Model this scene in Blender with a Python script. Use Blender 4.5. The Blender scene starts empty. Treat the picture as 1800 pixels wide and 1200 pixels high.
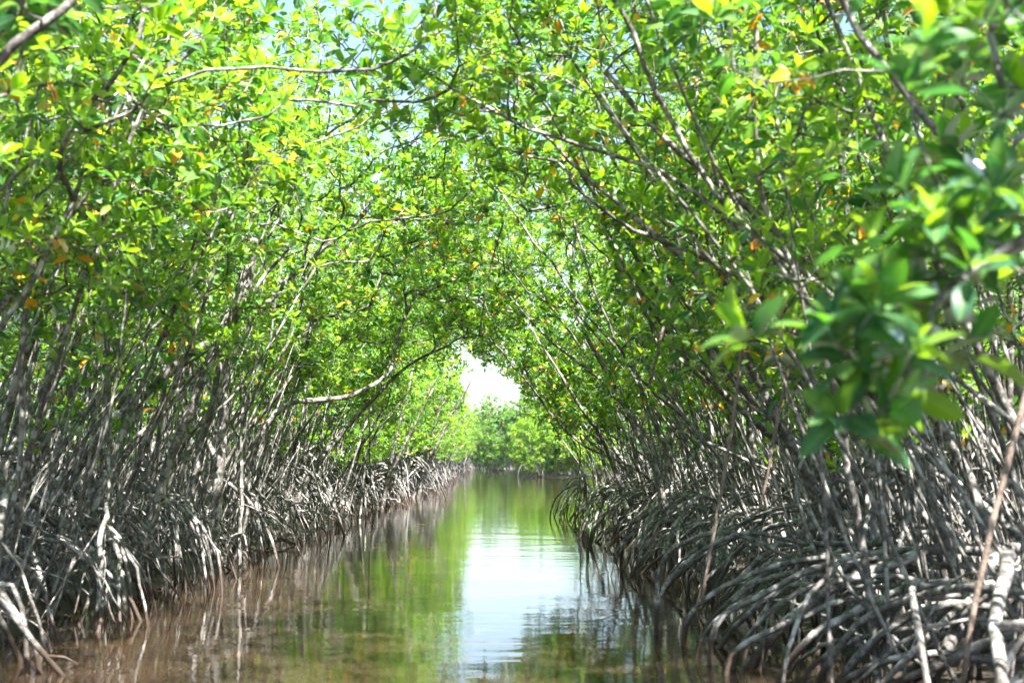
import bpy, math, time
import numpy as np
from mathutils import Vector, Matrix

T0 = time.time()
scene = bpy.context.scene
col = scene.collection

# ------------------------------------------------------------------ camera
CAM = np.array([0.0, 0.0, 1.2])
FPX, CX, CY, HORIZON = 2500.0, 900.0, 600.0, 804.0      # measured in photograph pixels (1800 x 1200)
PITCH = math.atan((HORIZON - CY) / FPX)
cam_data = bpy.data.cameras.new("camera")
cam_data.sensor_width = 36.0
cam_data.lens = 36.0 * FPX / 1800.0
cam_data.clip_start = 0.05
cam_data.clip_end = 6000.0
cam_data.dof.use_dof = True
cam_data.dof.focus_distance = 22.0
cam_data.dof.aperture_fstop = 3.2
camera = bpy.data.objects.new("camera", cam_data)
camera.location = CAM
camera.rotation_euler = (math.pi / 2 + PITCH, 0, 0)
col.objects.link(camera)
scene.camera = camera

# ------------------------------------------------------------------ sky, sun, exposure
SUN_EL, SUN_AZ = math.radians(57), math.radians(153)      # azimuth from +Y (ahead) towards +X (right)
world = bpy.data.worlds.new("World")
scene.world = world
world.use_nodes = True
wn = world.node_tree
for n in list(wn.nodes):
    wn.nodes.remove(n)
w_out = wn.nodes.new("ShaderNodeOutputWorld")
w_bg = wn.nodes.new("ShaderNodeBackground")
w_sky = wn.nodes.new("ShaderNodeTexSky")
w_sky.sky_type = 'NISHITA'
w_sky.sun_disc = False
w_sky.sun_elevation = SUN_EL
w_sky.sun_rotation = SUN_AZ
w_sky.air_density = 1.0
w_sky.dust_density = 1.0
w_sky.ozone_density = 1.0
w_bg.inputs['Strength'].default_value = 0.058
wn.links.new(w_sky.outputs[0], w_bg.inputs[0])
wn.links.new(w_bg.outputs[0], w_out.inputs[0])

sun_data = bpy.data.lights.new("sun", 'SUN')
sun_data.energy = 5.0
sun_data.angle = math.radians(0.5)
sun_data.color = (1.0, 0.955, 0.89)
sun = bpy.data.objects.new("sun", sun_data)
sdir = Vector((math.cos(SUN_EL) * math.sin(SUN_AZ), math.cos(SUN_EL) * math.cos(SUN_AZ), math.sin(SUN_EL)))
sun.rotation_euler = sdir.to_track_quat('Z', 'Y').to_euler()
sun.location = (0, 0, 30)
col.objects.link(sun)

scene.view_settings.view_transform = 'Standard'
scene.view_settings.look = 'None'
scene.view_settings.exposure = 2.65
scene.view_settings.gamma = 1.0
scene.view_settings.use_curve_mapping = False

scene.render.engine = 'CYCLES'
scene.cycles.max_bounces = 6
scene.cycles.diffuse_bounces = 3
scene.cycles.glossy_bounces = 3
scene.cycles.transmission_bounces = 5
scene.cycles.transparent_max_bounces = 4
scene.cycles.use_denoising = True
scene.cycles.use_adaptive_sampling = True
scene.cycles.adaptive_threshold = 0.05
scene.cycles.caustics_reflective = False
scene.cycles.caustics_refractive = False
scene.cycles.sample_clamp_indirect = 6.0

# ------------------------------------------------------------------ materials
def new_mat(name):
    m = bpy.data.materials.new(name)
    m.use_nodes = True
    nt = m.node_tree
    for n in list(nt.nodes):
        nt.nodes.remove(n)
    out = nt.nodes.new("ShaderNodeOutputMaterial")
    return m, nt, out

def ramp(nt, stops, interp='LINEAR'):
    r = nt.nodes.new("ShaderNodeValToRGB")
    r.color_ramp.interpolation = interp
    el = r.color_ramp.elements
    while len(el) < len(stops):
        el.new(0.5)
    for e, (p, c) in zip(el, stops):
        e.position = p
        e.color = (c[0], c[1], c[2], 1)
    return r

def noise(nt, coord, scale, detail=3.0, rough=0.55):
    n = nt.nodes.new("ShaderNodeTexNoise")
    n.inputs['Scale'].default_value = scale
    n.inputs['Detail'].default_value = detail
    n.inputs['Roughness'].default_value = rough
    nt.links.new(coord, n.inputs['Vector'])
    return n

def mixc(nt, fac, a, b):
    m = nt.nodes.new("ShaderNodeMix")
    m.data_type = 'RGBA'
    for val, sock in ((fac, m.inputs[0]), (a, m.inputs[6]), (b, m.inputs[7])):
        if isinstance(val, (int, float)):
            sock.default_value = val
        elif isinstance(val, tuple):
            sock.default_value = (*val, 1)
        else:
            nt.links.new(val, sock)
    return m.outputs[2]

def leaf_material():
    m, nt, out = new_mat("mangrove_leaf")
    at = nt.nodes.new("ShaderNodeAttribute")
    at.attribute_name = "tint"
    # tint 0 .. 0.8: old dark green to young yellow-green; 0.85 yellow; 0.93 orange; 1 brown
    refl = ramp(nt, [(0.0, (0.016, 0.058, 0.030)), (0.22, (0.030, 0.090, 0.030)), (0.42, (0.062, 0.130, 0.014)), (0.78, (0.118, 0.205, 0.010)),
                     (0.84, (0.42, 0.30, 0.02)), (0.93, (0.46, 0.20, 0.018)), (1.0, (0.16, 0.06, 0.025))])
    tran = ramp(nt, [(0.0, (0.028, 0.12, 0.020)), (0.22, (0.075, 0.22, 0.012)), (0.42, (0.19, 0.33, 0.006)), (0.78, (0.31, 0.46, 0.005)),
                     (0.84, (0.50, 0.33, 0.01)), (0.93, (0.50, 0.19, 0.008)), (1.0, (0.12, 0.04, 0.015))])
    nt.links.new(at.outputs['Fac'], refl.inputs[0])
    nt.links.new(at.outputs['Fac'], tran.inputs[0])
    rib = nt.nodes.new("ShaderNodeAttribute")
    rib.attribute_name = "rib"
    rp = nt.nodes.new("ShaderNodeMath"); rp.operation = 'POWER'
    nt.links.new(rib.outputs['Fac'], rp.inputs[0]); rp.inputs[1].default_value = 9.0
    rq = nt.nodes.new("ShaderNodeMath"); rq.operation = 'MULTIPLY'
    nt.links.new(rp.outputs[0], rq.inputs[0]); rq.inputs[1].default_value = 0.45
    geo = nt.nodes.new("ShaderNodeNewGeometry")
    blotch = noise(nt, geo.outputs['Position'], 60.0, 3)
    br = ramp(nt, [(0.30, (0.72, 0.72, 0.72)), (0.62, (1.1, 1.1, 1.1))])
    nt.links.new(blotch.outputs[0], br.inputs[0])
    mu = nt.nodes.new("ShaderNodeMix"); mu.data_type = 'RGBA'; mu.blend_type = 'MULTIPLY'
    mu.inputs[0].default_value = 1.0
    nt.links.new(refl.outputs[0], mu.inputs[6]); nt.links.new(br.outputs[0], mu.inputs[7])
    rcol = mixc(nt, rq.outputs[0], mu.outputs[2], (0.22, 0.28, 0.07))
    dif = nt.nodes.new("ShaderNodeBsdfDiffuse")
    tra = nt.nodes.new("ShaderNodeBsdfTranslucent")
    nt.links.new(rcol, dif.inputs[0])
    nt.links.new(tran.outputs[0], tra.inputs[0])
    add = nt.nodes.new("ShaderNodeAddShader")
    nt.links.new(dif.outputs[0], add.inputs[0])
    nt.links.new(tra.outputs[0], add.inputs[1])
    glo = nt.nodes.new("ShaderNodeBsdfGlossy")
    glo.inputs['Color'].default_value = (1, 1, 1, 1)
    glo.inputs['Roughness'].default_value = 0.38
    fr = nt.nodes.new("ShaderNodeFresnel")
    fr.inputs['IOR'].default_value = 1.42
    mx = nt.nodes.new("ShaderNodeMixShader")
    fm = nt.nodes.new("ShaderNodeMath"); fm.operation = 'MULTIPLY'
    fm.inputs[1].default_value = 0.33
    nt.links.new(fr.outputs[0], fm.inputs[0])
    nt.links.new(fm.outputs[0], mx.inputs[0])
    nt.links.new(add.outputs[0], mx.inputs[1])
    nt.links.new(glo.outputs[0], mx.inputs[2])
    nt.links.new(mx.outputs[0], out.inputs[0])
    return m

def bark_material(name, dark, mid, pale, tide=False):
    m, nt, out = new_mat(name)
    geo = nt.nodes.new("ShaderNodeNewGeometry")
    pos = geo.outputs['Position']
    big = noise(nt, pos, 5.0, 4)
    fine = noise(nt, pos, 38.0, 5, 0.65)
    patch = noise(nt, pos, 13.0, 3)
    r1 = ramp(nt, [(0.36, dark), (0.56, mid), (0.8, mid)])
    nt.links.new(fine.outputs[0], r1.inputs[0])
    pf = ramp(nt, [(0.50, (0, 0, 0)), (0.60, (1, 1, 1))])
    nt.links.new(patch.outputs[0], pf.inputs[0])
    c = mixc(nt, pf.outputs[0], r1.outputs[0], pale)
    bf = ramp(nt, [(0.38, (0, 0, 0)), (0.7, (0.6, 0.6, 0.6))])
    nt.links.new(big.outputs[0], bf.inputs[0])
    c = mixc(nt, bf.outputs[0], c, dark)
    if tide:            # mud and algae left by the tide on the lowest hand's breadth, with a ragged edge
        sep = nt.nodes.new("ShaderNodeSeparateXYZ")
        nt.links.new(pos, sep.inputs[0])
        ma = nt.nodes.new("ShaderNodeMath"); ma.operation = 'MULTIPLY_ADD'
        ma.inputs[1].default_value = -0.35; ma.inputs[2].default_value = 0.14
        nt.links.new(big.outputs[0], ma.inputs[0])
        mb = nt.nodes.new("ShaderNodeMath"); mb.operation = 'ADD'
        nt.links.new(sep.outputs[2], mb.inputs[0]); nt.links.new(ma.outputs[0], mb.inputs[1])
        tr = ramp(nt, [(0.09, (1, 1, 1)), (0.20, (0, 0, 0))])
        nt.links.new(mb.outputs[0], tr.inputs[0])
        c = mixc(nt, tr.outputs[0], c, (0.050, 0.033, 0.024))
    b = nt.nodes.new("ShaderNodeBsdfPrincipled")
    nt.links.new(c, b.inputs['Base Color'])
    b.inputs['Roughness'].default_value = 0.62
    b.inputs['Specular IOR Level'].default_value = 0.4
    bump = nt.nodes.new("ShaderNodeBump")
    bump.inputs['Strength'].default_value = 0.7
    bump.inputs['Distance'].default_value = 0.012
    nt.links.new(fine.outputs[0], bump.inputs['Height'])
    nt.links.new(bump.outputs[0], b.inputs['Normal'])
    nt.links.new(b.outputs[0], out.inputs[0])
    return m

def water_material():
    m, nt, out = new_mat("murky_water")
    geo = nt.nodes.new("ShaderNodeNewGeometry")
    mp = nt.nodes.new("ShaderNodeMapping")
    mp.inputs['Scale'].default_value = (0.55, 1.0, 1.0)
    nt.links.new(geo.outputs['Position'], mp.inputs[0])
    a = noise(nt, mp.outputs[0], 1.1, 2, 0.5)
    b = noise(nt, mp.outputs[0], 7.0, 3, 0.5)
    silt = noise(nt, geo.outputs['Position'], 0.7, 3)
    sr = ramp(nt, [(0.35, (0.030, 0.019, 0.011)), (0.7, (0.044, 0.028, 0.016))])
    nt.links.new(silt.outputs[0], sr.inputs[0])
    bs = nt.nodes.new("ShaderNodeBsdfPrincipled")
    nt.links.new(sr.outputs[0], bs.inputs['Base Color'])
    bs.inputs['Roughness'].default_value = 0.02
    bs.subsurface_method = 'BURLEY'          # silt scatters the sun sideways under the surface
    bs.inputs['Subsurface Weight'].default_value = 1.0
    bs.inputs['Subsurface Radius'].default_value = (1.0, 0.75, 0.5)
    bs.inputs['Subsurface Scale'].default_value = 0.35
    bs.inputs['IOR'].default_value = 1.333
    b1 = nt.nodes.new("ShaderNodeBump")
    b1.inputs['Strength'].default_value = 1.0
    b1.inputs['Distance'].default_value = 0.006
    nt.links.new(a.outputs[0], b1.inputs['Height'])
    b2 = nt.nodes.new("ShaderNodeBump")
    b2.inputs['Strength'].default_value = 1.0
    b2.inputs['Distance'].default_value = 0.0016
    nt.links.new(b.outputs[0], b2.inputs['Height'])
    nt.links.new(b1.outputs[0], b2.inputs['Normal'])
    nt.links.new(b2.outputs[0], bs.inputs['Normal'])
    nt.links.new(bs.outputs[0], out.inputs[0])
    return m

def ground_material():
    m, nt, out = new_mat("mangrove_mud")
    geo = nt.nodes.new("ShaderNodeNewGeometry")
    a = noise(nt, geo.outputs['Position'], 2.0, 5)
    b = noise(nt, geo.outputs['Position'], 22.0, 4)
    r = ramp(nt, [(0.3, (0.018, 0.013, 0.010)), (0.55, (0.036, 0.027, 0.019)), (0.75, (0.065, 0.048, 0.034))])
    nt.links.new(a.outputs[0], r.inputs[0])
    p = nt.nodes.new("ShaderNodeBsdfPrincipled")
    p.inputs['Roughness'].default_value = 0.55
    nt.links.new(r.outputs[0], p.inputs['Base Color'])
    bu = nt.nodes.new("ShaderNodeBump")
    bu.inputs['Distance'].default_value = 0.03
    nt.links.new(b.outputs[0], bu.inputs['Height'])
    nt.links.new(bu.outputs[0], p.inputs['Normal'])
    nt.links.new(p.outputs[0], out.inputs[0])
    return m

MAT = {
    'leaf': leaf_material(),
    'bark': bark_material("grey_bark", (0.030, 0.024, 0.020), (0.160, 0.148, 0.135), (0.40, 0.385, 0.36)),
    'root': bark_material("prop_root_bark", (0.036, 0.030, 0.026), (0.175, 0.165, 0.158), (0.40, 0.385, 0.375), tide=True),
    'aerial': bark_material("aerial_root_bark", (0.09, 0.06, 0.048), (0.21, 0.16, 0.13), (0.28, 0.22, 0.18)),
    'pod': bark_material("propagule_skin", (0.03, 0.05, 0.02), (0.06, 0.085, 0.03), (0.09, 0.10, 0.04)),
    'water': water_material(),
    'ground': ground_material(),
}

# ------------------------------------------------------------------ geometry helpers
def mesh_from(name, verts, polys, mat, tint=None, smooth=True, rib=None):
    """polys: list of (k, (n,k) index array)."""
    me = bpy.data.meshes.new(name)
    verts = np.asarray(verts, dtype=np.float32)
    me.vertices.add(len(verts))
    me.vertices.foreach_set("co", verts.ravel())
    loops, starts, off = [], [], 0
    for k, f in polys:
        f = np.asarray(f, dtype=np.int32)
        if len(f) == 0:
            continue
        loops.append(f.ravel())
        starts.append(off + np.arange(len(f), dtype=np.int32) * k)
        off += f.size
    loops = np.concatenate(loops); starts = np.concatenate(starts)
    me.loops.add(len(loops))
    me.loops.foreach_set("vertex_index", loops)
    me.polygons.add(len(starts))
    me.polygons.foreach_set("loop_start", starts)
    me.polygons.foreach_set("use_smooth", np.full(len(starts), smooth, dtype=bool))
    me.update(calc_edges=True)
    if tint is not None:
        a = me.attributes.new("tint", 'FLOAT', 'POINT')
        a.data.foreach_set("value", np.asarray(tint, dtype=np.float32))
    if rib is not None:
        a = me.attributes.new("rib", 'FLOAT', 'POINT')
        a.data.foreach_set("value", np.asarray(rib, dtype=np.float32))
    me.materials.append(mat)
    return me

def unit(v):
    v = np.asarray(v, float)
    return v / (np.linalg.norm(v, axis=-1, keepdims=True) + 1e-9)

class Tubes:
    def __init__(self):
        self.v, self.q, self.t, self.n = [], [], [], 0
    def add(self, pts, rad, sides=6):
        pts = np.asarray(pts, float); n = len(pts)
        rad = np.broadcast_to(np.asarray(rad, float), (n,))
        tan = np.gradient(pts, axis=0); tan = unit(tan)
        ref = np.cross(pts[n // 2] - pts[0], pts[-1] - pts[n // 2])
        if np.linalg.norm(ref) < 1e-4:
            d = tan[0]
            ref = np.cross(d, [0, 0, 1.0] if abs(d[2]) < 0.8 else [1.0, 0, 0])
        n1 = unit(ref[None, :] - (tan @ ref)[:, None] * tan)
        n2 = np.cross(tan, n1)
        a = np.arange(sides) * (2 * math.pi / sides)
        ring = (np.cos(a)[None, :, None] * n1[:, None, :] + np.sin(a)[None, :, None] * n2[:, None, :])
        v = pts[:, None, :] + ring * rad[:, None, None]
        self.v.append(v.reshape(-1, 3))
        i = np.arange(n - 1)[:, None] * sides + np.arange(sides)[None, :]
        j = np.arange(n - 1)[:, None] * sides + ((np.arange(sides) + 1) % sides)[None, :]
        q = np.stack([i, j, j + sides, i + sides], -1).reshape(-1, 4) + self.n
        self.q.append(q)
        # closed tip and foot
        m = n * sides
        self.v.append(np.array([pts[-1] + tan[-1] * rad[-1] * 0.6, pts[0]]))
        k = np.arange(sides); k2 = (k + 1) % sides; b = (n - 1) * sides
        self.t.append(np.stack([b + k, b + k2, np.full(sides, m)], -1) + self.n)
        self.t.append(np.stack([k2, k, np.full(sides, m + 1)], -1) + self.n)
        self.n += m + 2
    def add_shoots(self, A, r0=0.0034, r1=0.0022):
        """A: (m, 3, 3) three-point shoots, three-sided."""
        A = np.asarray(A, float); m = len(A)
        if m == 0: return
        tan = unit(A[:, 2] - A[:, 0])
        n1 = unit(np.cross(tan, np.array([0.31, 0.72, -0.62]))); n2 = np.cross(tan, n1)
        a = np.arange(3) * (2 * math.pi / 3)
        ring = np.cos(a)[None, :, None] * n1[:, None] + np.sin(a)[None, :, None] * n2[:, None]
        rr = np.array([r0, (r0 + r1) / 2, r1])
        v = A[:, :, None, :] + ring[:, None] * rr[None, :, None, None]
        q = []
        for i in range(2):
            for j in range(3):
                q.append((i * 3 + j, i * 3 + (j + 1) % 3, i * 3 + 3 + (j + 1) % 3, i * 3 + 3 + j))
        q = np.array(q)[None] + (np.arange(m) * 9)[:, None, None] + self.n
        self.v.append(v.reshape(-1, 3)); self.q.append(q.reshape(-1, 4)); self.n += m * 9
    def mesh(self, name, mat):
        return mesh_from(name, np.concatenate(self.v), [(4, np.concatenate(self.q)), (3, np.concatenate(self.t))], mat)

def bezier(p0, p1, p2, p3, n):
    t = np.linspace(0, 1, n)[:, None]
    return ((1 - t) ** 3) * p0 + 3 * t * (1 - t) ** 2 * p1 + 3 * t * t * (1 - t) * p2 + t ** 3 * p3

def spline(ctrl, step=0.16):
    """Catmull-Rom through control points, resampled."""
    c = np.asarray(ctrl, float)
    c = np.vstack([2 * c[0] - c[1], c, 2 * c[-1] - c[-2]])
    out = []
    for i in range(1, len(c) - 2):
        n = max(2, int(np.linalg.norm(c[i + 1] - c[i]) / step))
        t = np.linspace(0, 1, n, endpoint=False)[:, None]
        out.append(0.5 * (2 * c[i] + (c[i + 1] - c[i - 1]) * t + (2 * c[i - 1] - 5 * c[i] + 4 * c[i + 1] - c[i + 2]) * t ** 2
                          + (-c[i - 1] + 3 * c[i] - 3 * c[i + 1] + c[i + 2]) * t ** 3))
    out.append(c[-2][None])
    return np.vstack(out)

def new_obj(name, data, parent=None, mtx=None):
    o = bpy.data.objects.new(name, data)
    col.objects.link(o)
    if parent is not None:
        o.parent = parent
    if mtx is not None:
        o.matrix_basis = mtx
    return o

def tag(o, label, cat, group=None, kind=None):
    o["label"] = label
    o["category"] = cat
    if group: o["group"] = group
    if kind: o["kind"] = kind

# ------------------------------------------------------------------ leaves
def leaf_template(rows):
    """An obovate leaf along +X, face +Z, folded a little along the midrib. rows: number of cross rows."""
    ts = np.linspace(0, 1, rows + 2)[1:-1] if rows > 2 else np.array([0.27, 0.78])
    prof = lambda t: (math.sin(math.pi * t ** 0.9) ** 0.72) * (0.86 + 0.2 * t)
    v = [(0, 0, 0)]
    for t in ts:
        w = 0.24 * prof(t)
        z = 0.06 * math.sin(math.pi * t) - 0.10 * t * t
        v += [(t, w, z + 0.26 * w), (t, 0, z), (t, -w, z + 0.26 * w)]
    v.append((1, 0, -0.10))
    f3, f4 = [(0, 2, 1), (0, 3, 2)], []
    for r in range(rows - 1):
        a = 1 + 3 * r; b = a + 3
        f4 += [(a, a + 1, b + 1, b), (a + 1, a + 2, b + 2, b + 1)]
    a = 1 + 3 * (rows - 1); e = len(v) - 1
    f3 += [(a, a + 1, e), (a + 1, a + 2, e)]
    return np.array(v, float), np.array(f3), np.array(f4).reshape(-1, 4)

LEAF2 = leaf_template(2)      # 8 triangles
LEAF5 = leaf_template(6)      # near leaves

LEAF_TINTS = [0.03, 0.12, 0.22, 0.32, 0.42, 0.52, 0.62, 0.74, 0.85, 0.93]
LEAF_OBJ_MESH = {}
def leaf_object_mesh(t, fine=False):
    k = (int(np.argmin([abs(t - x) for x in LEAF_TINTS])), fine)
    if k not in LEAF_OBJ_MESH:
        v, f3, f4 = LEAF5 if fine else LEAF2
        LEAF_OBJ_MESH[k] = mesh_from("leaf", v, [(3, f3), (4, f4)], MAT['leaf'], np.full(len(v), LEAF_TINTS[k[0]]), rib=(abs(v[:, 1]) < 1e-6).astype(float))
    return LEAF_OBJ_MESH[k]

class Leaves:
    """Collects rosettes (twig-end whorls of leaves); arrays() lays out all their leaves at once."""
    def __init__(self):
        self.ros = []
    def rosette(self, rng, p, axis, size, n, young=0.5, yellow=0.10):
        self.rng = rng
        young = min(max(young + rng.normal() * 0.30, 0.0), 1.1)
        yellow = yellow * 4 if rng.random() < 0.25 else 0.0
        self.ros.append((*p, *axis, size, n, young, yellow))
    def arrays(self):
        rng = self.rng
        A = np.array(self.ros, float)
        cnt = A[:, 7].astype(int)
        idx = np.repeat(np.arange(len(A)), cnt)
        k = np.arange(len(idx)) - np.repeat(np.cumsum(cnt) - cnt, cnt)
        axis_r = unit(A[:, 3:6])
        u_r = unit(np.cross(axis_r, rng.normal(size=axis_r.shape))); w_r = np.cross(axis_r, u_r)
        p, axis, u, w = A[idx, :3], axis_r[idx], u_r[idx], w_r[idx]
        size, young, yel = A[idx, 6], A[idx, 8], A[idx, 9]
        m = len(idx)
        g = (k + 0.5) / cnt[idx]
        pol = np.radians(18 + 74 * g ** 0.8 + rng.normal(size=m) * 12)[:, None]
        az = (k * 2.4 + rng.normal(size=m) * 0.3)[:, None]
        rad = np.cos(az) * u + np.sin(az) * w
        l = np.cos(pol) * axis + np.sin(pol) * rad
        t = np.clip((0.78 - 0.62 * g) * (0.55 + 0.9 * young) * 0.75 + rng.normal(size=m) * 0.11, 0.0, 0.78)
        old = (g > 0.6) & (rng.random(m) < yel)
        t = np.where(old, np.where(rng.random(m) < 0.93, 0.85 + 0.10 * rng.random(m), 1.0), t)
        l[:, 2] -= np.where(old, 0.9 * rng.random(m) + 0.2, 0)
        l = unit(l + rng.normal(size=(m, 3)) * 0.10)
        nrm = axis * 0.9 - rad * 0.5 + rng.normal(size=(m, 3)) * 0.28
        nrm = unit(nrm - l * np.sum(nrm * l, 1, keepdims=True))
        bb = np.cross(nrm, l)
        pos = p + l * 0.012 + axis * (0.03 * (1 - g))[:, None]
        sc = size * (0.60 + 0.5 * g ** 0.5) * (0.72 + 0.52 * rng.random(m))
        return pos, np.stack([l, bb, nrm], -1), sc, t

def leaves_mesh(name, pos, R, s, t, tmpl=None):
    v, f3, f4 = tmpl or LEAF2
    nv = len(v)
    V = np.einsum('mij,nj->mni', R * s[:, None, None], v) + pos[:, None, :]
    o = (np.arange(len(pos)) * nv)[:, None, None]
    polys = [(3, (f3[None] + o).reshape(-1, 3))]
    if len(f4): polys.append((4, (f4[None] + o).reshape(-1, 4)))
    return mesh_from(name, V.reshape(-1, 3), polys, MAT['leaf'], np.repeat(t, nv), rib=np.tile((abs(v[:, 1]) < 1e-6).astype(float), len(pos)))

# ------------------------------------------------------------------ tree growth
def grow(rng, stems, targets, leaf_size=0.105, shoots=2, r_tip=0.0038, pipe=0.43, per=(6, 10), attach_from=0.35,
         young=0.5, yellow=0.10, twig_sides=3):
    """stems: list of (points, r_base, r_top). Grows limbs and twigs from the stems to every target; returns (Tubes, Leaves)."""
    cap = sum(len(s[0]) for s in stems) + len(targets) * 14 + 10
    P = np.zeros((cap, 3)); par = np.full(cap, -1); cnt = np.zeros(cap); ok = np.zeros(cap, bool); D = np.zeros((cap, 3))
    stem_r = np.zeros(cap); n = 0
    chains = []
    for pts, rb, rt in stems:
        k = len(pts)
        P[n:n + k] = pts
        D[n:n + k] = unit(np.gradient(pts, axis=0))
        par[n + 1:n + k] = np.arange(n, n + k - 1)
        ok[n + int(k * attach_from):n + k] = True
        stem_r[n:n + k] = np.linspace(rb, rt, k)
        chains.append((-1, n, n + k)); n += k
    n_stem = n
    S = P[:n][ok[:n]]
    d0 = np.array([np.min(np.sum((S - t) ** 2, 1)) for t in targets])
    tips = []
    for ti in np.argsort(d0):
        t = targets[ti]
        q = P[:n]
        dv = t - q
        dist = np.sqrt(np.sum(dv * dv, 1))
        al = np.sum(dv * D[:n], 1) / (dist + 1e-6)
        cost = dist * (1.25 - 0.35 * al) + 0.5 * np.maximum(0, q[:, 2] - t[2]) + np.where(ok[:n], 0, 1e6)
        a = int(np.argmin(cost)); L = dist[a]
        if L < 0.03: continue
        k = int(min(12, max(3, round(L / 0.14))))
        p0 = q[a]
        d1 = unit(D[a] * 0.5 + unit(t - p0) * 0.7 + rng.normal(size=3) * 0.22)
        end = np.array([rng.normal() * 0.3, rng.normal() * 0.3, 0.75])
        b = bezier(p0, p0 + d1 * L * 0.4, t - unit(unit(t - p0) * 0.6 + end * 0.7) * L * 0.35, t, k + 1)[1:]
        b[:-1] += rng.normal(size=(k - 1, 3)) * 0.012 * min(1, L)
        P[n:n + k] = b
        D[n:n + k] = unit(np.gradient(np.vstack([p0, b]), axis=0))[1:]
        par[n] = a; par[n + 1:n + k] = np.arange(n, n + k - 1)
        ok[n:n + k] = True
        chains.append((a, n, n + k)); n += k
        cnt[n - 1] += 1
        tips.append(n - 1)
    for i in range(n - 1, -1, -1):
        if par[i] >= 0: cnt[par[i]] += cnt[i]
    rad = r_tip * np.maximum(cnt[:n], 1) ** pipe
    rad[:n_stem] = np.maximum(rad[:n_stem] * 0.85, stem_r[:n_stem])
    tb, lv = Tubes(), Leaves()
    for a, s, e in chains:
        if a < 0:
            tb.add(P[s:e], rad[s:e], 8)
        else:
            r = np.concatenate([[min(rad[a], rad[s] * 1.15)], rad[s:e]])
            tb.add(np.vstack([P[a], P[s:e]]), r, 6 if rad[s] > 0.012 else (4 if rad[s] > 0.006 else twig_sides))
    sh = []
    for a, s, e in chains[len(stems):]:
        k = e - s
        lv.rosette(rng, P[e - 1], D[e - 1] * 0.7 + np.array([0, 0, 0.55]), leaf_size, rng.integers(*per), young, yellow)
        for j in range(shoots):
            i = s + min(k - 1, int(k * (0.35 + 0.6 * rng.random())))
            d = unit(D[i] * 0.5 + rng.normal(size=3) * 0.8 + np.array([0, 0, 0.6]))
            L = 0.07 + 0.16 * rng.random()
            m = P[i] + d * L * 0.5; e2 = m + unit(d + np.array([0, 0, 0.7])) * L * 0.5
            sh.append((P[i], m, e2))
            lv.rosette(rng, e2, unit(e2 - m) + np.array([0, 0, 0.35]), leaf_size, rng.integers(*per), young, yellow)
    tb.add_shoots(sh)
    return tb, lv

def crown_targets(rng, c, r, n, clumps, keep=None, spread=0.30, shell=0.55):
    """Clumped points in an ellipsoid, more of them towards its skin."""
    c = np.asarray(c, float); r = np.asarray(r, float)
    out = []
    cen = unit(rng.normal(size=(clumps, 3))) * (shell + (1 - shell) * rng.random((clumps, 1)) ** 0.5)
    tries = 0
    while len(out) < n and tries < n * 30:
        tries += 1
        q = cen[rng.integers(clumps)] + rng.normal(size=3) * spread
        if q @ q > 1.25: continue
        p = c + q * r
        if keep is not None and not keep(p): continue
        out.append(p)
    return np.array(out)

def root_path(rng, s, e, arch, n=11):
    """An arched prop root from s on the trunk (or another root) to e in the mud."""
    h = e - s; L = np.linalg.norm(h[:2]); d = np.array([h[0], h[1], 0]) / (L + 1e-6)
    up = np.array([0, 0, 1.0]); drop = s[2] - e[2]
    p1 = s + d * L * 0.42 + up * (arch * L)
    p2 = e - d * L * 0.16 + up * drop * (0.62 + 0.2 * rng.random())
    b = bezier(s, p1, p2, e, n)
    side = np.cross(d, up)
    w = np.sin(np.linspace(0, math.pi, n)) * rng.normal() * 0.05 * L + np.sin(np.linspace(0, 2 * math.pi, n) + rng.random() * 6) * 0.02 * L * np.sin(np.linspace(0, math.pi, n))
    b += side[None] * w[:, None]
    b[1:-1] += rng.normal(size=(n - 2, 3)) * 0.007
    k = rng.integers(2, n - 2)
    b[k:] += np.linspace(1, 0, n - k)[:, None] * rng.normal(size=3) * 0.02
    return b

def clampx(rng, x, lim, az0, jit=0.3):
    lim = lim + rng.normal() * 0.12
    if az0 == 0.0: return x if x < lim else lim - jit * rng.random() ** 2
    return x if x > lim else lim + jit * rng.random() ** 2

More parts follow.
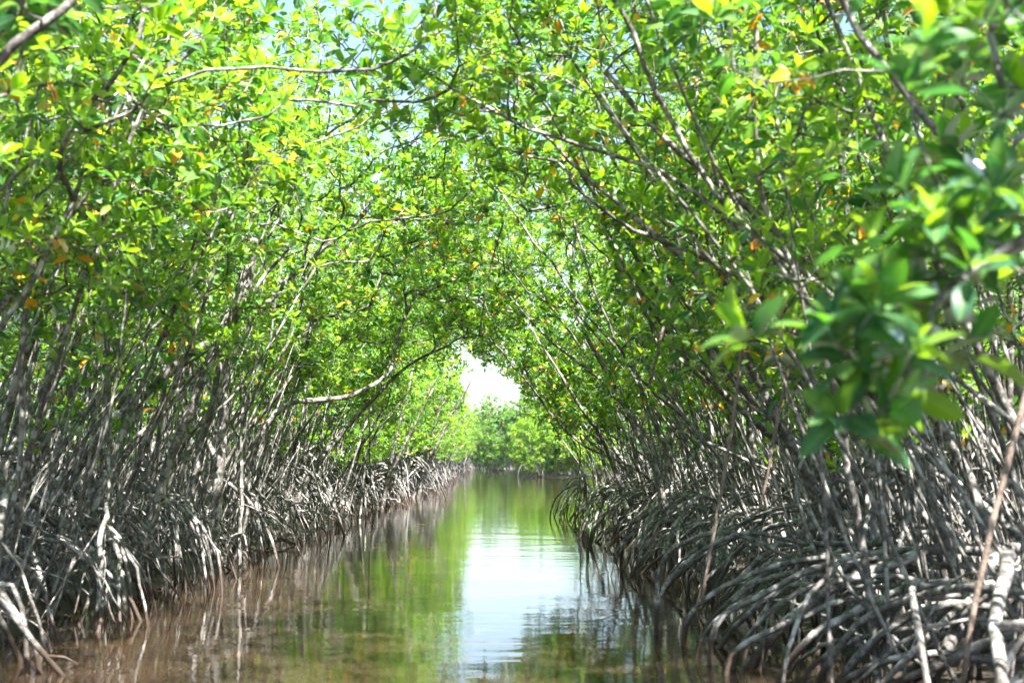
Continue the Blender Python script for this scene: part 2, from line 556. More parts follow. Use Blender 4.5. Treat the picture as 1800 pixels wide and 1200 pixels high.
def make_roots(rng, feet, az0, az_spread, n1, n2, reach=(0.5, 1.4), height=(0.45, 1.35), arch=(-0.05, 0.28), r=(0.011, 0.024), zend=-0.22, xlim=None, jit=0.3):
    """feet: stem point arrays (local). Primary roots leave the stems, secondary ones leave the primary roots."""
    out = []
    for i in range(n1):
        st = feet[rng.integers(len(feet))]
        hz = rng.uniform(*height)
        s = st[int(np.argmin(abs(st[:, 2] - hz)))].copy()
        az = az0 + (rng.random() * 2 - 1) * az_spread
        L = rng.uniform(*reach) * (0.55 + 0.45 * min(1.0, s[2] / 0.9))
        e = np.array([s[0] + math.cos(az) * L, s[1] + math.sin(az) * L, zend])
        if xlim is not None: e[0] = clampx(rng, e[0], xlim, az0, jit)
        rb = float(np.clip(math.exp(rng.normal() * 0.42) * (r[0] + r[1]) * 0.45, 0.005, 0.034))
        p = root_path(rng, s, e, rng.uniform(*arch))
        if rng.random() < 0.10: p = p[:rng.integers(5, 9)]            # snapped off short of the water
        out.append((p, np.linspace(rb, rb * rng.uniform(0.55, 0.95), len(p)) * (1 + rng.normal(size=len(p)) * 0.035)))
    prim = list(out)
    for i in range(n2):
        p, rr = prim[rng.integers(len(prim))]
        k = int(rng.integers(2, min(7, len(p) - 1)))
        s = p[k]
        d = p[-1] - p[0]; az = math.atan2(d[1], d[0]) + rng.normal() * 0.55
        L = rng.uniform(0.25, 1.1)
        e = np.array([s[0] + math.cos(az) * L, s[1] + math.sin(az) * L, zend])
        if xlim is not None: e[0] = clampx(rng, e[0], xlim, az0, jit)
        q = root_path(rng, s, e, rng.uniform(-0.05, 0.3), 9)
        rb = rr[k] * rng.uniform(0.7, 0.95)
        out.append((q, np.linspace(rb, rb * 0.75, len(q))))
    return out

def copy_tree(o, loc, rz=0.0, sc=(1, 1, 1)):
    c = o.copy(); col.objects.link(c)
    c.location = loc; c.rotation_euler = (0, 0, rz); c.scale = sc
    for ch in list(o.children):
        d = ch.copy(); col.objects.link(d); d.parent = c
        for g in list(ch.children):
            if g.name.startswith("leaf"): continue
            h = g.copy(); col.objects.link(h); h.parent = d
    return c

def at(px, py, d):
    """World point at depth d (metres ahead) that the photograph shows at pixel (px, py)."""
    f = np.array([0, math.cos(PITCH), math.sin(PITCH)]); up = np.array([0, -math.sin(PITCH), math.cos(PITCH)])
    v = f + np.array([1.0, 0, 0]) * (px - CX) / FPX + up * (CY - py) / FPX
    return CAM + v * (d / v[1])

def build_tree(name, base, tubes, lv, roots, label, cat="tree", group=None, single_roots=True, single_leaves=0, trunk_mat='bark'):
    e = new_obj(name, None)
    e.empty_display_size = 0.3
    e.location = base
    tag(e, label, cat, group)
    new_obj("trunk", tubes.mesh("trunk", MAT[trunk_mat]), e)
    pos, R, s, t = lv.arrays()
    pick = np.zeros(len(pos), bool)
    if single_leaves:
        w = pos + np.asarray(base) - CAM
        d = w[:, 1]
        px = w[:, 0] / np.maximum(d, 0.1) * FPX; py = (w[:, 2] / np.maximum(d, 0.1)) * FPX
        vis = (d > 0.8) & (np.abs(px) < 930) & (py < 850) & (py > -420)
        score = np.where(vis, s / np.maximum(d, 0.1), 0)
        order = np.argsort(-score)[:single_leaves]
        pick[order] = score[order] > 0
    crown = new_obj("crown", leaves_mesh("crown", pos[~pick], R[~pick], s[~pick], t[~pick]), e)
    crown["kind"] = "stuff"
    for i in np.nonzero(pick)[0]:
        m = Matrix.Identity(4)
        A = R[i] * s[i]
        for r in range(3):
            for c in range(3):
                m[r][c] = A[r, c]
            m[r][3] = pos[i, r]
        near = pos[i][1] + base[1] < 6
        new_obj("leaf", leaf_object_mesh(t[i], near), crown, m)
    if roots:
        if single_roots:
            for p, r in roots:
                tb = Tubes(); tb.add(p, r, 7)
                new_obj("prop_root", tb.mesh("prop_root", MAT['root']), e)
        else:
            tb = Tubes()
            for p, r in roots: tb.add(p, r, 5)
            o = new_obj("prop_roots", tb.mesh("prop_roots", MAT['root']), e)
            o["kind"] = "stuff"
    return e

# ------------------------------------------------------------------ the setting
def left_edge(y):  return -2.6 - max(0, y - 75) * 0.02
def right_edge(y):
    return 1.15 if y < 29 else 1.15 + min(1, (y - 29) / 8.0) * 3.6

def terrain():
    def axis(lim, fine, n):
        a = np.linspace(-fine, fine, n)
        far = np.geomspace(fine * 1.3, lim, 14)
        return np.concatenate([-far[::-1], a, far])
    xs = axis(2500, 16, 110)
    ys = np.concatenate([-np.geomspace(3, 400, 10)[::-1], np.linspace(0, 110, 190), np.geomspace(112, 3000, 40)])
    X, Y = np.meshgrid(xs, ys)
    L = np.vectorize(left_edge)(Y); Rr = np.vectorize(right_edge)(Y)
    inl = (L - X) - 0.75; inr = (X - Rr) - 0.85
    inside = np.maximum(inl, inr)
    # a wooded islet standing in the opened channel, and the closed far end
    isl = 1.5 - np.sqrt(((X - 2.3) / 1.1) ** 2 + ((Y - 90.5) / 1.1) ** 2)
    inside = np.maximum(np.maximum(inside, isl), (Y - 176 - 0.25 * np.abs(X)) * 0.5)
    inside = np.maximum(inside, np.abs(X) - 45)
    n = np.sin(X * 1.7 + Y * 0.6) * np.cos(Y * 1.3 - X * 0.5) * 0.05 + np.sin(X * 4.1 + 1) * np.sin(Y * 3.7) * 0.02
    Z = np.clip(inside * 0.35, -0.6, 0.10) + n * (inside > -0.5)
    V = np.stack([X, Y, Z], -1).reshape(-1, 3)
    nx = len(xs); ny = len(ys)
    i = (np.arange(ny - 1)[:, None] * nx + np.arange(nx - 1)[None]).reshape(-1)
    q = np.stack([i, i + 1, i + nx + 1, i + nx], -1)
    o = new_obj("ground", mesh_from("ground", V, [(4, q)], MAT['ground']))
    o["kind"] = "structure"; o["label"] = "dark wet mud under the mangroves on both banks"
    v = np.array([(-48, -30, 0), (48, -30, 0), (48, 230, 0), (-48, 230, 0)], float)
    w = new_obj("water", mesh_from("water", v, [(4, np.array([[0, 1, 2, 3]]))], MAT['water']))
    w["kind"] = "structure"; w["label"] = "still brown water of the channel mirroring the leaf tunnel"
terrain()

# space the boats keep clear: no twig grows into it
def tunnel_free(p):
    x, y, z = p
    if y > 33: return True
    if z > (3.35 if y < 19 else 3.1):
        if y < 13.5 and -1.7 < x < -0.45: return False
        if y >= 13.5 and z > 5.7 and -2.9 < x < -0.4: return False
        return True
    if y > 19 and x > -0.6 and z > 3.2 - 1.1 * (x + 0.55): return True
    k = (x + 0.7) / 2.15
    if abs(k) >= 1: return True
    return z > (3.25 if y < 19 else 3.0) * math.sqrt(1 - k * k) + 0.1

ORD = ["first", "second", "third", "fourth", "fifth", "sixth", "seventh", "eighth", "ninth", "tenth", "eleventh", "twelfth", "thirteenth", "fourteenth"]

# ------------------------------------------------------------------ front rows of mangroves
front = {'left': [], 'right': []}
LEFT_Y = [5.6, 7.2, 8.8, 10.4, 11.9, 13.4, 15.2, 17.0, 19.2, 21.6, 24.4, 27.4]
RIGHT_Y = [5.4, 6.8, 8.0, 9.4, 10.8, 12.4, 14.2, 16.2, 18.6, 21.2, 24.0, 26.8, 29.6]

# limbs that stand out in the photograph, given as (pixel x, pixel y, metres ahead) and radii at foot and tip
LIMBS = {
    ('left', 5): [([(20, 1010, 13.4), (130, 830, 13.5), (260, 690, 13.6), (350, 620, 13.7), (425, 545, 13.8), (450, 430, 14.0)], 0.085, 0.05),
                  ([(240, 1000, 13.2), (330, 760, 13.3), (400, 580, 13.5), (440, 470, 13.8)], 0.06, 0.03)],
    ('left', 6): [([(370, 1000, 15.0), (385, 800, 15.1), (400, 640, 15.2), (480, 520, 15.4), (570, 430, 15.6), (640, 375, 15.7), (712, 262, 15.9)], 0.065, 0.02),
                  ([(300, 990, 15.4), (350, 800, 15.5), (420, 570, 15.4), (520, 430, 15.4)], 0.06, 0.02)],
    ('left', 7): [([(420, 960, 17.0), (450, 780, 17.1), (500, 705, 17.3), (590, 690, 17.6), (672, 652, 17.9), (702, 560, 18.2), (750, 478, 18.5)], 0.055, 0.016)],
    ('left', 9): [([(505, 925, 21.6), (560, 820, 21.6), (635, 725, 21.8), (720, 637, 22.0), (785, 606, 22.2), (812, 588, 22.4)], 0.07, 0.014)],
    ('right', 2): [([(1790, 1090, 8.2), (1660, 760, 8.3), (1500, 545, 8.4), (1330, 375, 8.5), (1190, 262, 8.6), (1060, 130, 8.8)], 0.05, 0.02),
                   ([(1700, 1060, 8.1), (1560, 720, 8.2), (1400, 500, 8.3), (1290, 400, 8.4), (1150, 300, 8.5), (1000, 252, 8.5), (870, 212, 8.5), (800, 168, 8.5), (735, 125, 8.5), (622, 45, 8.5)], 0.04, 0.007)],
    ('right', 3): [([(1690, 1030, 9.4), (1500, 700, 9.3), (1330, 520, 9.2), (1120, 420, 9.1), (1010, 330, 9.0)], 0.04, 0.012)],
    ('right', 8): [([(1230, 940, 18.6), (1180, 860, 18.6), (1120, 735, 18.6), (1050, 650, 18.7), (960, 580, 18.8), (905, 520, 18.9)], 0.06, 0.014),
                   ([(1250, 930, 18.6), (1150, 730, 18.4), (1090, 560, 18.3), (1010, 440, 18.2)], 0.05, 0.014)],
}
EXTRA = {('right', 2): [(px, py, d) for px, py, d in
         [(620, 40, 8.5), (640, 75, 8.4), (668, 40, 8.6), (700, 110, 8.4), (735, 80, 8.7), (640, 130, 8.6), (690, 170, 8.5), (760, 160, 8.3), (790, 120, 8.7), (800, 200, 8.4),
          (830, 150, 8.6), (850, 240, 8.4), (880, 180, 8.7), (900, 120, 8.4), (930, 200, 8.3), (870, 60, 8.7), (950, 90, 8.6), (900, 10, 8.4), (720, 210, 8.6), (770, 225, 8.5),
          (840, 100, 8.9), (600, 90, 8.7), (960, 30, 8.5), (815, 60, 8.3), (750, 20, 8.4), (690, 230, 8.7), (930, 270, 8.5), (980, 170, 8.6)]]}

def front_tree(side, i, y):
    rng = np.random.default_rng((100 if side == 'left' else 300) + i)
    left = side == 'left'
    sg = 1.0 if left else -1.0           # direction of the channel
    bx = (-3.75 - 0.35 * rng.random()) if left else (2.75 + 0.45 * rng.random() - 0.4 * (y > 20))
    base = np.array([bx, y, 0.0])
    h = 6.5 + 0.6 * rng.random()
    stems = []                           # leaning out over the channel
    for k in range(rng.integers(4, 9)):
        b = np.array([rng.normal() * 0.42, rng.normal() * 0.40, -0.25])
        lean = sg * (rng.uniform(-0.3, 2.3) if left else rng.uniform(0.6, 3.3))
        top = np.array([b[0] + lean, b[1] + rng.normal() * 0.7, h * rng.uniform(0.45, 0.72)])
        f = rng.uniform(0.25, 0.38)
        mid1 = b + (top - b) * np.array([f * rng.uniform(0.4, 0.9), f, f]) + rng.normal(size=3) * 0.12
        mid2 = b * 0.38 + top * 0.62 + rng.normal(size=3) * np.array([0.28, 0.28, 0.18])
        for _ in range(12):
            p = spline([b, mid1, mid2, top], 0.15)
            if all(tunnel_free(w) for w in p[p[:, 2] > 1.2] + base): break
            top[0] -= 0.2 * (top[0] - b[0]); mid2[0] -= 0.2 * (mid2[0] - b[0]); mid1[0] -= 0.2 * (mid1[0] - b[0])
        p += np.cumsum(rng.normal(size=p.shape) * (0.0065 if left else 0.012), 0)
        big = rng.random() < 0.22
        stems.append((p, (rng.uniform(0.042, 0.06) if big else rng.uniform(0.012, 0.030)) * (0.6 if y < 7.5 else 1), 0.007))
    for ctrl, r0, r1 in LIMBS.get((side, i), []):
        c = [at(*q) - base for q in ctrl]
        c.insert(0, np.array([c[0][0] - sg * 0.12, c[0][1], -0.25]))
        p = spline(c, 0.14)
        p += np.cumsum(rng.normal(size=p.shape) * 0.008, 0)
        stems.append((p, r0 * (1 if left else 0.8), r1 * 0.9))
    keep = lambda q: tunnel_free(q + base) and q[2] > (2.0 if left else (1.65 if y < 19 else 1.3))
    over = 0.35 if y > 13 else 0.0
    cx = (1.35 + over) * sg if left else (1.45 + over) * sg
    tg = crown_targets(rng, (cx, 0, h * 0.62), (2.5, 1.25, h * 0.40), 130 if (not left and y < 7.5) else ((275 if left else 225) if y < 16 else (300 if left else 270)), 22, keep, spread=0.24)
    if not left:                         # the low skirt of foliage on the channel side
        tg = np.vstack([tg, crown_targets(rng, (-1.1, 0, 2.7), (1.5, 1.0, 1.0), 60, 8, keep)])
    if y > 19:                           # the arch that closes over the far half of the channel
        tg = np.vstack([tg, crown_targets(rng, np.array([-0.6, y, 3.7]) - base, (1.3, 1.2, 0.8), 55, 9, keep, shell=0.2)])
    if y > 19:                           # and the low foliage at its flanks
        tg = np.vstack([tg, crown_targets(rng, np.array([-2.3 if left else 0.75, y, 2.6 if left else 2.3]) - base, (0.9, 1.0, 0.9), 45, 8, keep, shell=0.2)])
    if (side, i) in EXTRA:
        tg = np.vstack([tg, [at(*q) - base for q in EXTRA[(side, i)]]])
    tb, lv = grow(rng, stems, tg, leaf_size=0.101, shoots=2, young=0.80 if left else 0.74, yellow=0.06, pipe=0.365)
    # thin dead shoots and suckers, leaning every way
    for k in range(rng.integers(20, 30)):
        b = np.array([rng.normal() * 0.6 - sg * 0.1, rng.normal() * 0.7, -0.1])
        L = rng.uniform(1.2, 3.4); az = rng.uniform(0, 6.28); tilt = abs(rng.normal()) * 0.27 + 0.03
        d = np.array([math.cos(az) * math.sin(tilt) + sg * 0.22, math.sin(az) * math.sin(tilt), math.cos(tilt)])
        p = spline([b, b + d * L * 0.5 + rng.normal(size=3) * 0.06, b + d * L + rng.normal(size=3) * 0.10], 0.3)
        p += np.cumsum(rng.normal(size=p.shape) * 0.007, 0)
        if not all(tunnel_free(w) for w in p + base if w[2] > 0.8): continue
        r0 = rng.uniform(0.006, 0.016)
        tb.add(p, np.linspace(r0, r0 * 0.5, len(p)), 5)
    az0 = 0.0 if left else math.pi
    nr = int(rng.integers(13, 27)) if y < 20 else 16
    feet = [s[0] for s in stems]
    if left:
        roots = make_roots(rng, feet, az0, 1.7, nr + 5, nr // 2, reach=(0.4, 1.35), height=(0.2, 1.05), arch=(-0.4, 0.12), r=(0.007, 0.020), xlim=-2.6 - bx)
    elif y < 10:                         # the nearest ones stand on long stout roots that sweep sideways
        roots = make_roots(rng, feet, az0, 1.35, 15, 10, reach=(1.1, 2.5), height=(0.25, 0.72), arch=(0.0, 0.17), r=(0.012, 0.025), xlim=1.22 - bx, jit=1.1)
    else:
        roots = make_roots(rng, feet, az0, 1.75, nr + 7, nr - 4, reach=(0.8, 2.2), height=(0.25, 0.85), arch=(-0.05, 0.22), r=(0.008, 0.024), xlim=(1.2 if y < 20 else 0.88) - bx, jit=0.7)
    return base, tb, lv, roots

for i, y in enumerate(LEFT_Y):
    base, tb, lv, roots = front_tree('left', i, y)
    lab = "%s mangrove along the left bank counted from the camera, leaning over the water" % ORD[i]
    t = build_tree("mangrove_tree", base, tb, lv, roots, lab, group="mangroves of the front row on the left bank",
                   single_roots=y < 20, single_leaves=300 if y < 12.5 else 0)
    front['left'].append(t)
for i, y in enumerate(RIGHT_Y):
    base, tb, lv, roots = front_tree('right', i, y)
    lab = "%s mangrove along the right bank counted from the camera, on arching grey roots" % ORD[i]
    t = build_tree("mangrove_tree", base, tb, lv, roots, lab, group="mangroves of the front row on the right bank",
                   single_roots=y < 20, single_leaves=300 if y < 12.5 else 0)
    front['right'].append(t)
print("front rows", round(time.time() - T0, 1))

# ------------------------------------------------------------------ thicket behind the front rows
def thicket_tree(seed, lean):
    rng = np.random.default_rng(seed)
    h = 6.2 + 0.8 * rng.random()
    stems = []
    for k in range(rng.integers(6, 9)):
        b = np.array([rng.normal() * 0.45, rng.normal() * 0.45, -0.2])
        top = b + np.array([lean * (0.5 + rng.random()) + rng.normal() * 0.4, rng.normal() * 0.6, h * (0.5 + 0.35 * rng.random())])
        p = spline([b, b * 0.7 + top * 0.3 + rng.normal(size=3) * 0.12, b * 0.35 + top * 0.65 + rng.normal(size=3) * 0.15, top], 0.2)
        stems.append((p, rng.uniform(0.02, 0.05), 0.01))
    tg = crown_targets(rng, (lean * 0.8, 0, h * 0.60), (1.7, 1.7, h * 0.42), 140, 16, lambda q: q[2] > 1.0)
    tb, lv = grow(rng, stems, tg, leaf_size=0.115, shoots=2, young=0.5, yellow=0.06)
    roots = make_roots(rng, [s[0] for s in stems], 0.0, math.pi, 26, 8, reach=(0.4, 1.1), height=(0.3, 1.2))
    return tb, lv, roots

protos = []
rng = np.random.default_rng(77)
spots_l, spots_r = [], []
for x0 in (-5.4, -7.2, -9.2, -11.4, -14.0):
    for y0 in np.arange(9, 46, 2.3):
        x = x0 + rng.normal() * 0.35; y = y0 + rng.normal() * 0.5
        if abs(x) - 2.2 > 0.40 * y: continue
        spots_l.append((x, y))
for x0 in (4.1, 5.9, 7.8, 10.0, 12.6):
    for y0 in np.arange(7.5, 46, 2.2):
        x = x0 + rng.normal() * 0.35; y = y0 + rng.normal() * 0.5
        if abs(x) - 2.2 > 0.40 * y: continue
        if y > 31 and x < right_edge(y) + 1.5: continue
        spots_r.append((x, y))
for side, spots, sg in (('left', spots_l, 1.0), ('right', spots_r, -1.0)):
    first = []
    lab = "slender grey mangrove in the thicket behind the %s bank's front row" % side
    grp = "mangroves in the thicket behind the %s bank" % side
    for k, (x, y) in enumerate(spots):
        if k < 3:
            tb, lv, roots = thicket_tree(500 + k + (10 if sg < 0 else 0), 0.9 * sg)
            t = build_tree("thicket_mangrove", (x, y, 0), tb, lv, roots, lab, group=grp, single_roots=False)
            first.append(t)
        else:
            s = 0.9 + 0.25 * rng.random()
            c = copy_tree(first[k % 3], (x, y, 0), rng.normal() * 0.5, (s, s * (1 if rng.random() < 0.5 else -1), s * (0.92 + 0.2 * rng.random())))
print("thicket", len(spots_l), len(spots_r), round(time.time() - T0, 1))

# ------------------------------------------------------------------ left bank beyond the arch, sunlit
def round_tree(seed, h, w, n, low, leaf, young=0.75, shell=0.6):
    rng = np.random.default_rng(seed)
    stems = []
    for k in range(5):
        b = np.array([rng.normal() * 0.3, rng.normal() * 0.3, -0.3])
        top = b + np.array([rng.normal() * w * 0.3, rng.normal() * w * 0.3, h * (0.6 + 0.25 * rng.random())])
        stems.append((spline([b, (b + top) / 2 + rng.normal(size=3) * 0.15, top], 0.25), 0.06, 0.015))
    tg = crown_targets(rng, (0, 0, (h + low) / 2), (w / 2, w / 2, (h - low) / 2), n, 26, lambda q: q[2] > 0.15, shell=shell)
    tb, lv = grow(rng, stems, tg, leaf_size=leaf, shoots=3, young=young, yellow=0.05, per=(6, 9), attach_from=0.12)
    roots = make_roots(rng, [s[0] for s in stems], 0.0, math.pi, 30, 8, reach=(0.5, 1.3), height=(0.3, 1.0))
    return tb, lv, roots

rng = np.random.default_rng(9)
lab = "sunlit mangrove in the left bank's row beyond the leaf arch"
grp = "sunlit mangroves of the left bank beyond the arch"
sunlit = []
k = 0
for y in np.concatenate([np.arange(31, 80, 3.0), np.arange(84, 185, 6.0)]):
    x = left_edge(y) - 1.25 + rng.normal() * 0.2
    if k < 3:
        tb, lv, roots = round_tree(900 + k, 5.0, 3.4, 300, 0.9, 0.12)
        t = build_tree("sunlit_mangrove", (x, y, 0), tb, lv, roots, lab, group=grp, single_roots=False)
        sunlit.append(t)
    else:
        s = (0.9 + 0.25 * rng.random()) * (1.15 if y < 50 else 0.95)
        copy_tree(sunlit[k % 3], (x, y, 0), rng.random() * 6.28, (s, s, s))
    k += 1

# the islet bush, and the wood that closes the far end
tb, lv, roots = round_tree(950, 3.9, 4.4, 900, 0.1, 0.16, 1.1, 0.85)
bush = build_tree("islet_mangrove", (2.0, 90, 0), tb, lv, roots,
                  "rounded bright green mangrove standing in the water at the channel's far opening", single_roots=False)
b2 = copy_tree(bush, (4.9, 92.5, 0), 2.1, (0.9, 0.9, 0.8))
b2["label"] = "lower green mangrove half hidden behind the right bank's last roots, beside the rounded one"
far_lab = "tall hazy mangrove in the wood that closes the channel's far end"
far_grp = "far mangroves closing the channel"
tb, lv, roots = round_tree(960, 6.6, 4.8, 640, 0.2, 0.20, 0.3)
far0 = build_tree("far_mangrove", (-1.9, 130, 0), tb, lv, roots, "dark green mangrove far off, just left of the rounded bright one", single_roots=False)
for k, (x, y, s) in enumerate([(2.4, 127, 1.08), (6.5, 126, 1.25), (11, 125, 1.3), (16, 122, 1.3), (-4.2, 168, 0.95), (0.8, 160, 1.1), (5, 156, 1.3),
                               (-8.5, 186, 1.0), (-4.5, 190, 1.0), (1, 188, 1.1), (9, 180, 1.3), (21, 120, 1.3), (-13, 190, 1.0),
                               (-11, 200, 1.1), (-7, 203, 1.1), (-3, 202, 1.1), (-0.7, 172, 1.0), (3.5, 200, 1.2), (6.5, 192, 1.2), (13, 184, 1.2)]):
    c = copy_tree(far0, (x, y, 0), 1.0 + k * 1.3, (s, s, s))
    tag(c, far_lab, "tree", far_grp)
    if k == 0: tag(c, "dark green mangrove rising directly behind the rounded bright one at the channel's end", "tree", far_grp)
far0["group"] = far_grp
# right bank continues, set back, behind the last roots
for k, (x, y, s) in enumerate([(9.5, 40, 1.2), (11.5, 48, 1.2), (11.5, 58, 1.3), (12, 70, 1.3), (11, 84, 1.3), (10.5, 100, 1.4)]):
    c = copy_tree(sunlit[k % 3], (x, y, 0), k * 2.3, (s, s, s))
    tag(c, "mangrove set back on the right bank past its last prop roots", "tree", "mangroves set back on the right bank")

# ------------------------------------------------------------------ hanging aerial roots and seedling pods of the right bank's trees
def hanging(tree, name, ctrl, r0, r1, mat):
    base = np.array(tree.location)
    p = spline([at(*q) - base for q in ctrl], 0.1)
    rg = np.random.default_rng(int(abs(ctrl[0][0])))
    p += np.cumsum(rg.normal(size=p.shape) * 0.003, 0)
    tb = Tubes(); tb.add(p, np.linspace(r0, r1, len(p)), 7)
    return new_obj(name, tb.mesh(name, MAT[mat]), tree)
FR = front['right']
# the stout arched roots in front, one by one: from the water (first) back to the tree
def arched_root(tree, ctrl, r):
    base = np.array(tree.location)
    c = [at(*q) for q in ctrl]
    d = c[0] - c[1]
    foot = np.array([c[0][0] + d[0] * 0.25, c[0][1] + d[1] * 0.25, -0.16])
    back = base + np.array([0.0, 0.0, max(0.15, c[-1][2] * 0.85)])
    p = spline([foot] + c + [c[-1] * 0.45 + back * 0.55 + np.array([0, 0, 0.05]), back], 0.09) - base
    rg = np.random.default_rng(int(ctrl[0][0] + ctrl[0][1]))
    p += np.cumsum(rg.normal(size=p.shape) * 0.0025, 0)
    tb = Tubes(); tb.add(p, np.linspace(r * 0.85, r, len(p)) * (1 + rg.normal(size=len(p)) * 0.03), 8)
    new_obj("prop_root", tb.mesh("prop_root", MAT['root']), tree)
for k, ctrl, r in (
        (2, [(1260, 1097, 8.4), (1333, 1047, 8.4), (1433, 997, 8.4), (1533, 980, 8.4), (1617, 993, 8.4)], 0.021),
        (2, [(1284, 1150, 8.0), (1343, 1113, 8.0), (1400, 1088, 8.0), (1487, 1053, 8.0), (1570, 1050, 8.0)], 0.020),
        (1, [(1372, 1185, 7.6), (1430, 1113, 7.5), (1483, 1083, 7.5), (1583, 1033, 7.4), (1683, 1018, 7.3), (1767, 1030, 7.2)], 0.024),
        (1, [(1483, 1183, 7.3), (1567, 1100, 7.2), (1667, 1063, 7.1), (1800, 1077, 7.0)], 0.023),
        (1, [(1560, 1210, 7.0), (1643, 1175, 6.9), (1733, 1125, 6.8), (1830, 1108, 6.7)], 0.024),
        (1, [(1470, 1210, 7.2), (1560, 1163, 7.0), (1667, 1150, 6.9), (1767, 1163, 6.8)], 0.020),
        (1, [(1420, 1180, 7.5), (1500, 1128, 7.4), (1610, 1108, 7.3), (1740, 1105, 7.1)], 0.017),
        (3, [(1160, 1000, 10.4), (1200, 955, 10.2), (1267, 933, 10.0), (1340, 953, 9.9), (1400, 983, 9.8)], 0.020),
        (3, [(1165, 1035, 9.8), (1230, 965, 9.7), (1317, 932, 9.6), (1400, 950, 9.5)], 0.017),
        (3, [(1215, 1080, 9.2), (1290, 1020, 9.1), (1390, 985, 9.0), (1480, 975, 9.0)], 0.019),
        (2, [(1300, 1140, 8.2), (1375, 1060, 8.1), (1460, 1025, 8.1), (1560, 1015, 8.0), (1650, 1030, 8.0)], 0.018),
        (2, [(1235, 1120, 8.6), (1300, 1060, 8.6), (1390, 1030, 8.6), (1500, 1032, 8.5)], 0.016)):
    arched_root(FR[k], ctrl, r)
hanging(FR[2], "aerial_root", [(1345, 330, 8.0), (1325, 470, 8.0), (1302, 640, 8.0), (1270, 850, 8.0), (1235, 1062, 8.0)], 0.012, 0.010, 'aerial')
hanging(FR[3], "aerial_root", [(1420, 400, 8.6), (1395, 580, 8.5), (1365, 740, 8.5), (1330, 905, 8.5)], 0.012, 0.009, 'aerial')
hanging(FR[1], "aerial_root", [(1840, 540, 5.8), (1800, 700, 5.8), (1735, 950, 5.8), (1688, 1195, 5.8)], 0.015, 0.012, 'aerial')
hanging(FR[5], "aerial_root", [(885, 390, 12.3), (868, 450, 12.3), (855, 520, 12.3), (845, 592, 12.3)], 0.008, 0.006, 'pod')
hanging(FR[4], "aerial_root", [(1200, 440, 11.0), (1175, 525, 11.0), (1155, 620, 11.0), (1138, 685, 11.0)], 0.013, 0.010, 'aerial')
for px, py in ((873, 440), (884, 442), (897, 436), (770, 415), (845, 425)):
    hanging(FR[5], "propagule", [(px, py, 12.2), (px + 1, py + 15, 12.2), (px + 3, py + 30, 12.2), (px + 2, py + 44, 12.2)], 0.004, 0.009, 'pod')

# ------------------------------------------------------------------ trees standing beside the camera, only their outer twigs in view
def near_tree(seed, base, stems_px, targets_px, label, leaf, shade_crown=None):
    rng = np.random.default_rng(seed)
    base = np.array(base, float)
    stems = []
    for ctrl, r0, r1 in stems_px:
        c = [np.array([0.0, 0, -0.25])] + [np.asarray(q, float) - base if abs(q[0]) < 20 else at(*q) - base for q in ctrl]
        stems.append((spline(c, 0.12), r0, r1))
    tg = np.array([at(*q) - base for q in targets_px])
    if shade_crown:  # unseen crown added overhead to shade the near leaves
        tg = np.vstack([tg, crown_targets(rng, np.array(shade_crown[0]) - base, shade_crown[1], shade_crown[2], 14)])
    tb, lv = grow(rng, stems, tg, leaf_size=leaf, shoots=1, young=0.12, yellow=0.0, attach_from=0.55, per=(7, 10), twig_sides=5)
    roots = make_roots(rng, [s[0] for s in stems], math.pi if base[0] > 0 else 0.0, 1.4, 8, 3, reach=(0.3, 0.8), height=(0.3, 0.8))
    return build_tree("mangrove_tree", base, tb, lv, roots, label, group=None, single_leaves=300)
rg = np.random.default_rng(5)
tr = [(1507, 640, 3.0), (1512, 775, 3.0), (1617, 600, 3.05), (1590, 520, 3.1), (1700, 490, 3.0), (1665, 430, 3.2), (1600, 170, 3.0), (1640, 640, 3.2),
      (1475, 605, 2.95), (1535, 700, 3.0), (1488, 735, 3.0), (1560, 615, 3.1), (1600, 690, 3.1), (1545, 555, 3.0), (1660, 540, 3.1)]
tr += [(rg.uniform(1640, 1900), rg.uniform(-60, 470), rg.uniform(3.0, 4.2)) for _ in range(34)]
near_tree(41, (2.6, 3.3, 0), [([(2.5, 3.3, 1.2), (1.95, 3.2, 2.0), (1780, 430, 3.1), (1640, 545, 3.05)], 0.045, 0.008),
                             ([(2.5, 3.4, 1.4), (2.2, 3.5, 2.2), (1840, 200, 3.6), (1740, 60, 3.6)], 0.04, 0.01),
                             ([(2.6, 3.3, 1.4), (2.4, 2.8, 3.0), (1.9, 1.8, 4.2)], 0.05, 0.015)],
          tr, "blurred dark green mangrove leaning in from the right edge, closest to the camera", 0.116,
          shade_crown=((1.5, 1.3, 4.4), (1.8, 1.8, 1.1), 170))
tl = [(rg.uniform(-80, 150), rg.uniform(-80, 75), rg.uniform(4.4, 5.2)) for _ in range(14)]
near_tree(42, (-3.2, 4.8, 0), [([(-3.1, 4.8, 1.3), (-2.7, 4.7, 2.0), (-120, 210, 4.7), (25, 78, 4.7), (110, 18, 4.7), (190, -70, 4.8)], 0.035, 0.016)],
          tl, "mangrove at the top left corner, a thick blurred limb and few dark leaves", 0.125)

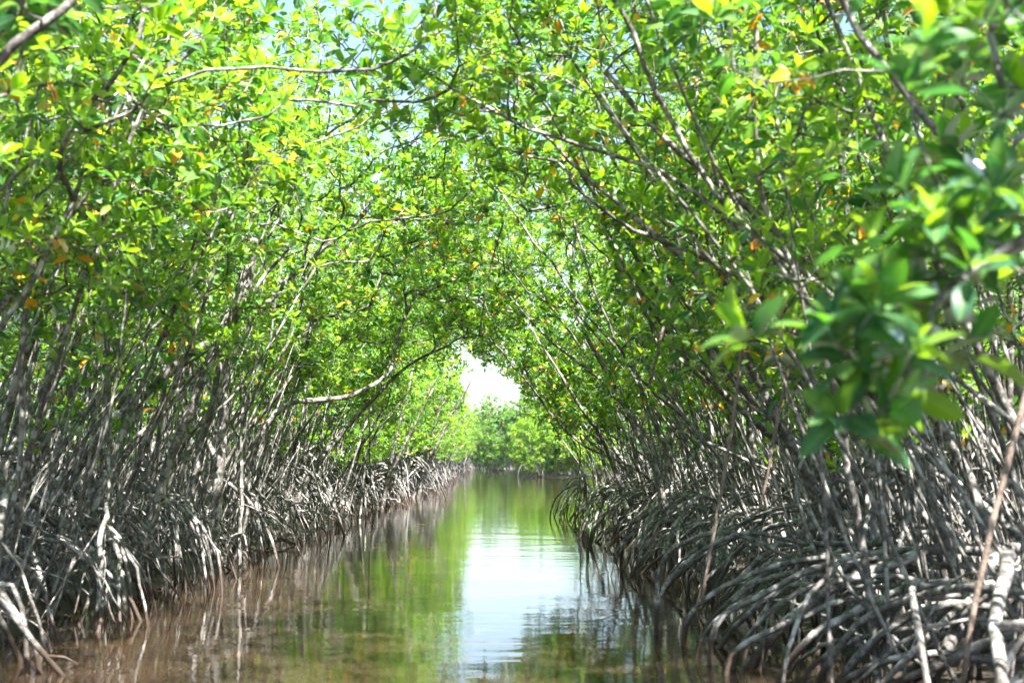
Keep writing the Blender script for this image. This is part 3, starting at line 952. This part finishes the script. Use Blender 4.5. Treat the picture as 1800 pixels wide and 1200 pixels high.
# ------------------------------------------------------------------ a broken limb in the water, and leaves afloat
p = spline([(-3.15, 7.7, 0.62), at(-10, 1048, 7.8), at(52, 1120, 7.9), at(104, 1180, 7.98), (-2.42, 8.05, -0.12)], 0.1)
tb = Tubes(); tb.add(p, np.linspace(0.026, 0.014, len(p)), 8)
q = p[len(p) * 2 // 3]
tb.add(np.array([q, q + (0.10, 0.02, -0.01), q + (0.17, 0.03, -0.05)]), [0.010, 0.008, 0.004], 6)
o = new_obj("broken_branch", tb.mesh("broken_branch", MAT['root']))
tag(o, "bare pale broken branch slanting into the water at the lower left corner", "branch")
for px, d, rz, sc, tint, lab in ((738, 25.2, 0.4, 0.12, 0.86, "yellow leaf afloat in mid channel, the farthest one"),
                                 (1000, 10.0, 1.3, 0.10, 0.90, "small orange leaf afloat near the right bank's arching roots")):
    m = Matrix.Translation(((px - CX) / FPX * d, d, 0.024)) @ Matrix.Rotation(rz, 4, 'Z') @ Matrix.Scale(sc, 4)
    o = new_obj("floating_leaf", leaf_object_mesh(tint, True), None, m)
    tag(o, lab, "leaf", "leaves afloat on the channel")
# ------------------------------------------------------------------ thin sea air over the whole place
def haze():
    x0, x1, y0, y1, z0, z1 = -2600, 2600, -420, 3100, -1.7, 14
    v = np.array([(x, y, z) for z in (z0, z1) for y in (y0, y1) for x in (x0, x1)], float)
    f = np.array([[0, 2, 3, 1], [4, 5, 7, 6], [0, 1, 5, 4], [2, 6, 7, 3], [0, 4, 6, 2], [1, 3, 7, 5]])
    m, nt, out = new_mat("sea_air")
    pv = nt.nodes.new("ShaderNodeVolumePrincipled")
    pv.inputs['Color'].default_value = (0.86, 0.93, 1.0, 1)
    pv.inputs['Density'].default_value = 0.0002
    pv.inputs['Anisotropy'].default_value = 0.3
    nt.links.new(pv.outputs[0], out.inputs['Volume'])
    o = new_obj("haze", mesh_from("haze", v, [(4, f)], m, smooth=False))
    o["kind"] = "stuff"; o["label"] = "thin pale haze over the far end of the channel"
haze()
print("done", round(time.time() - T0, 1))
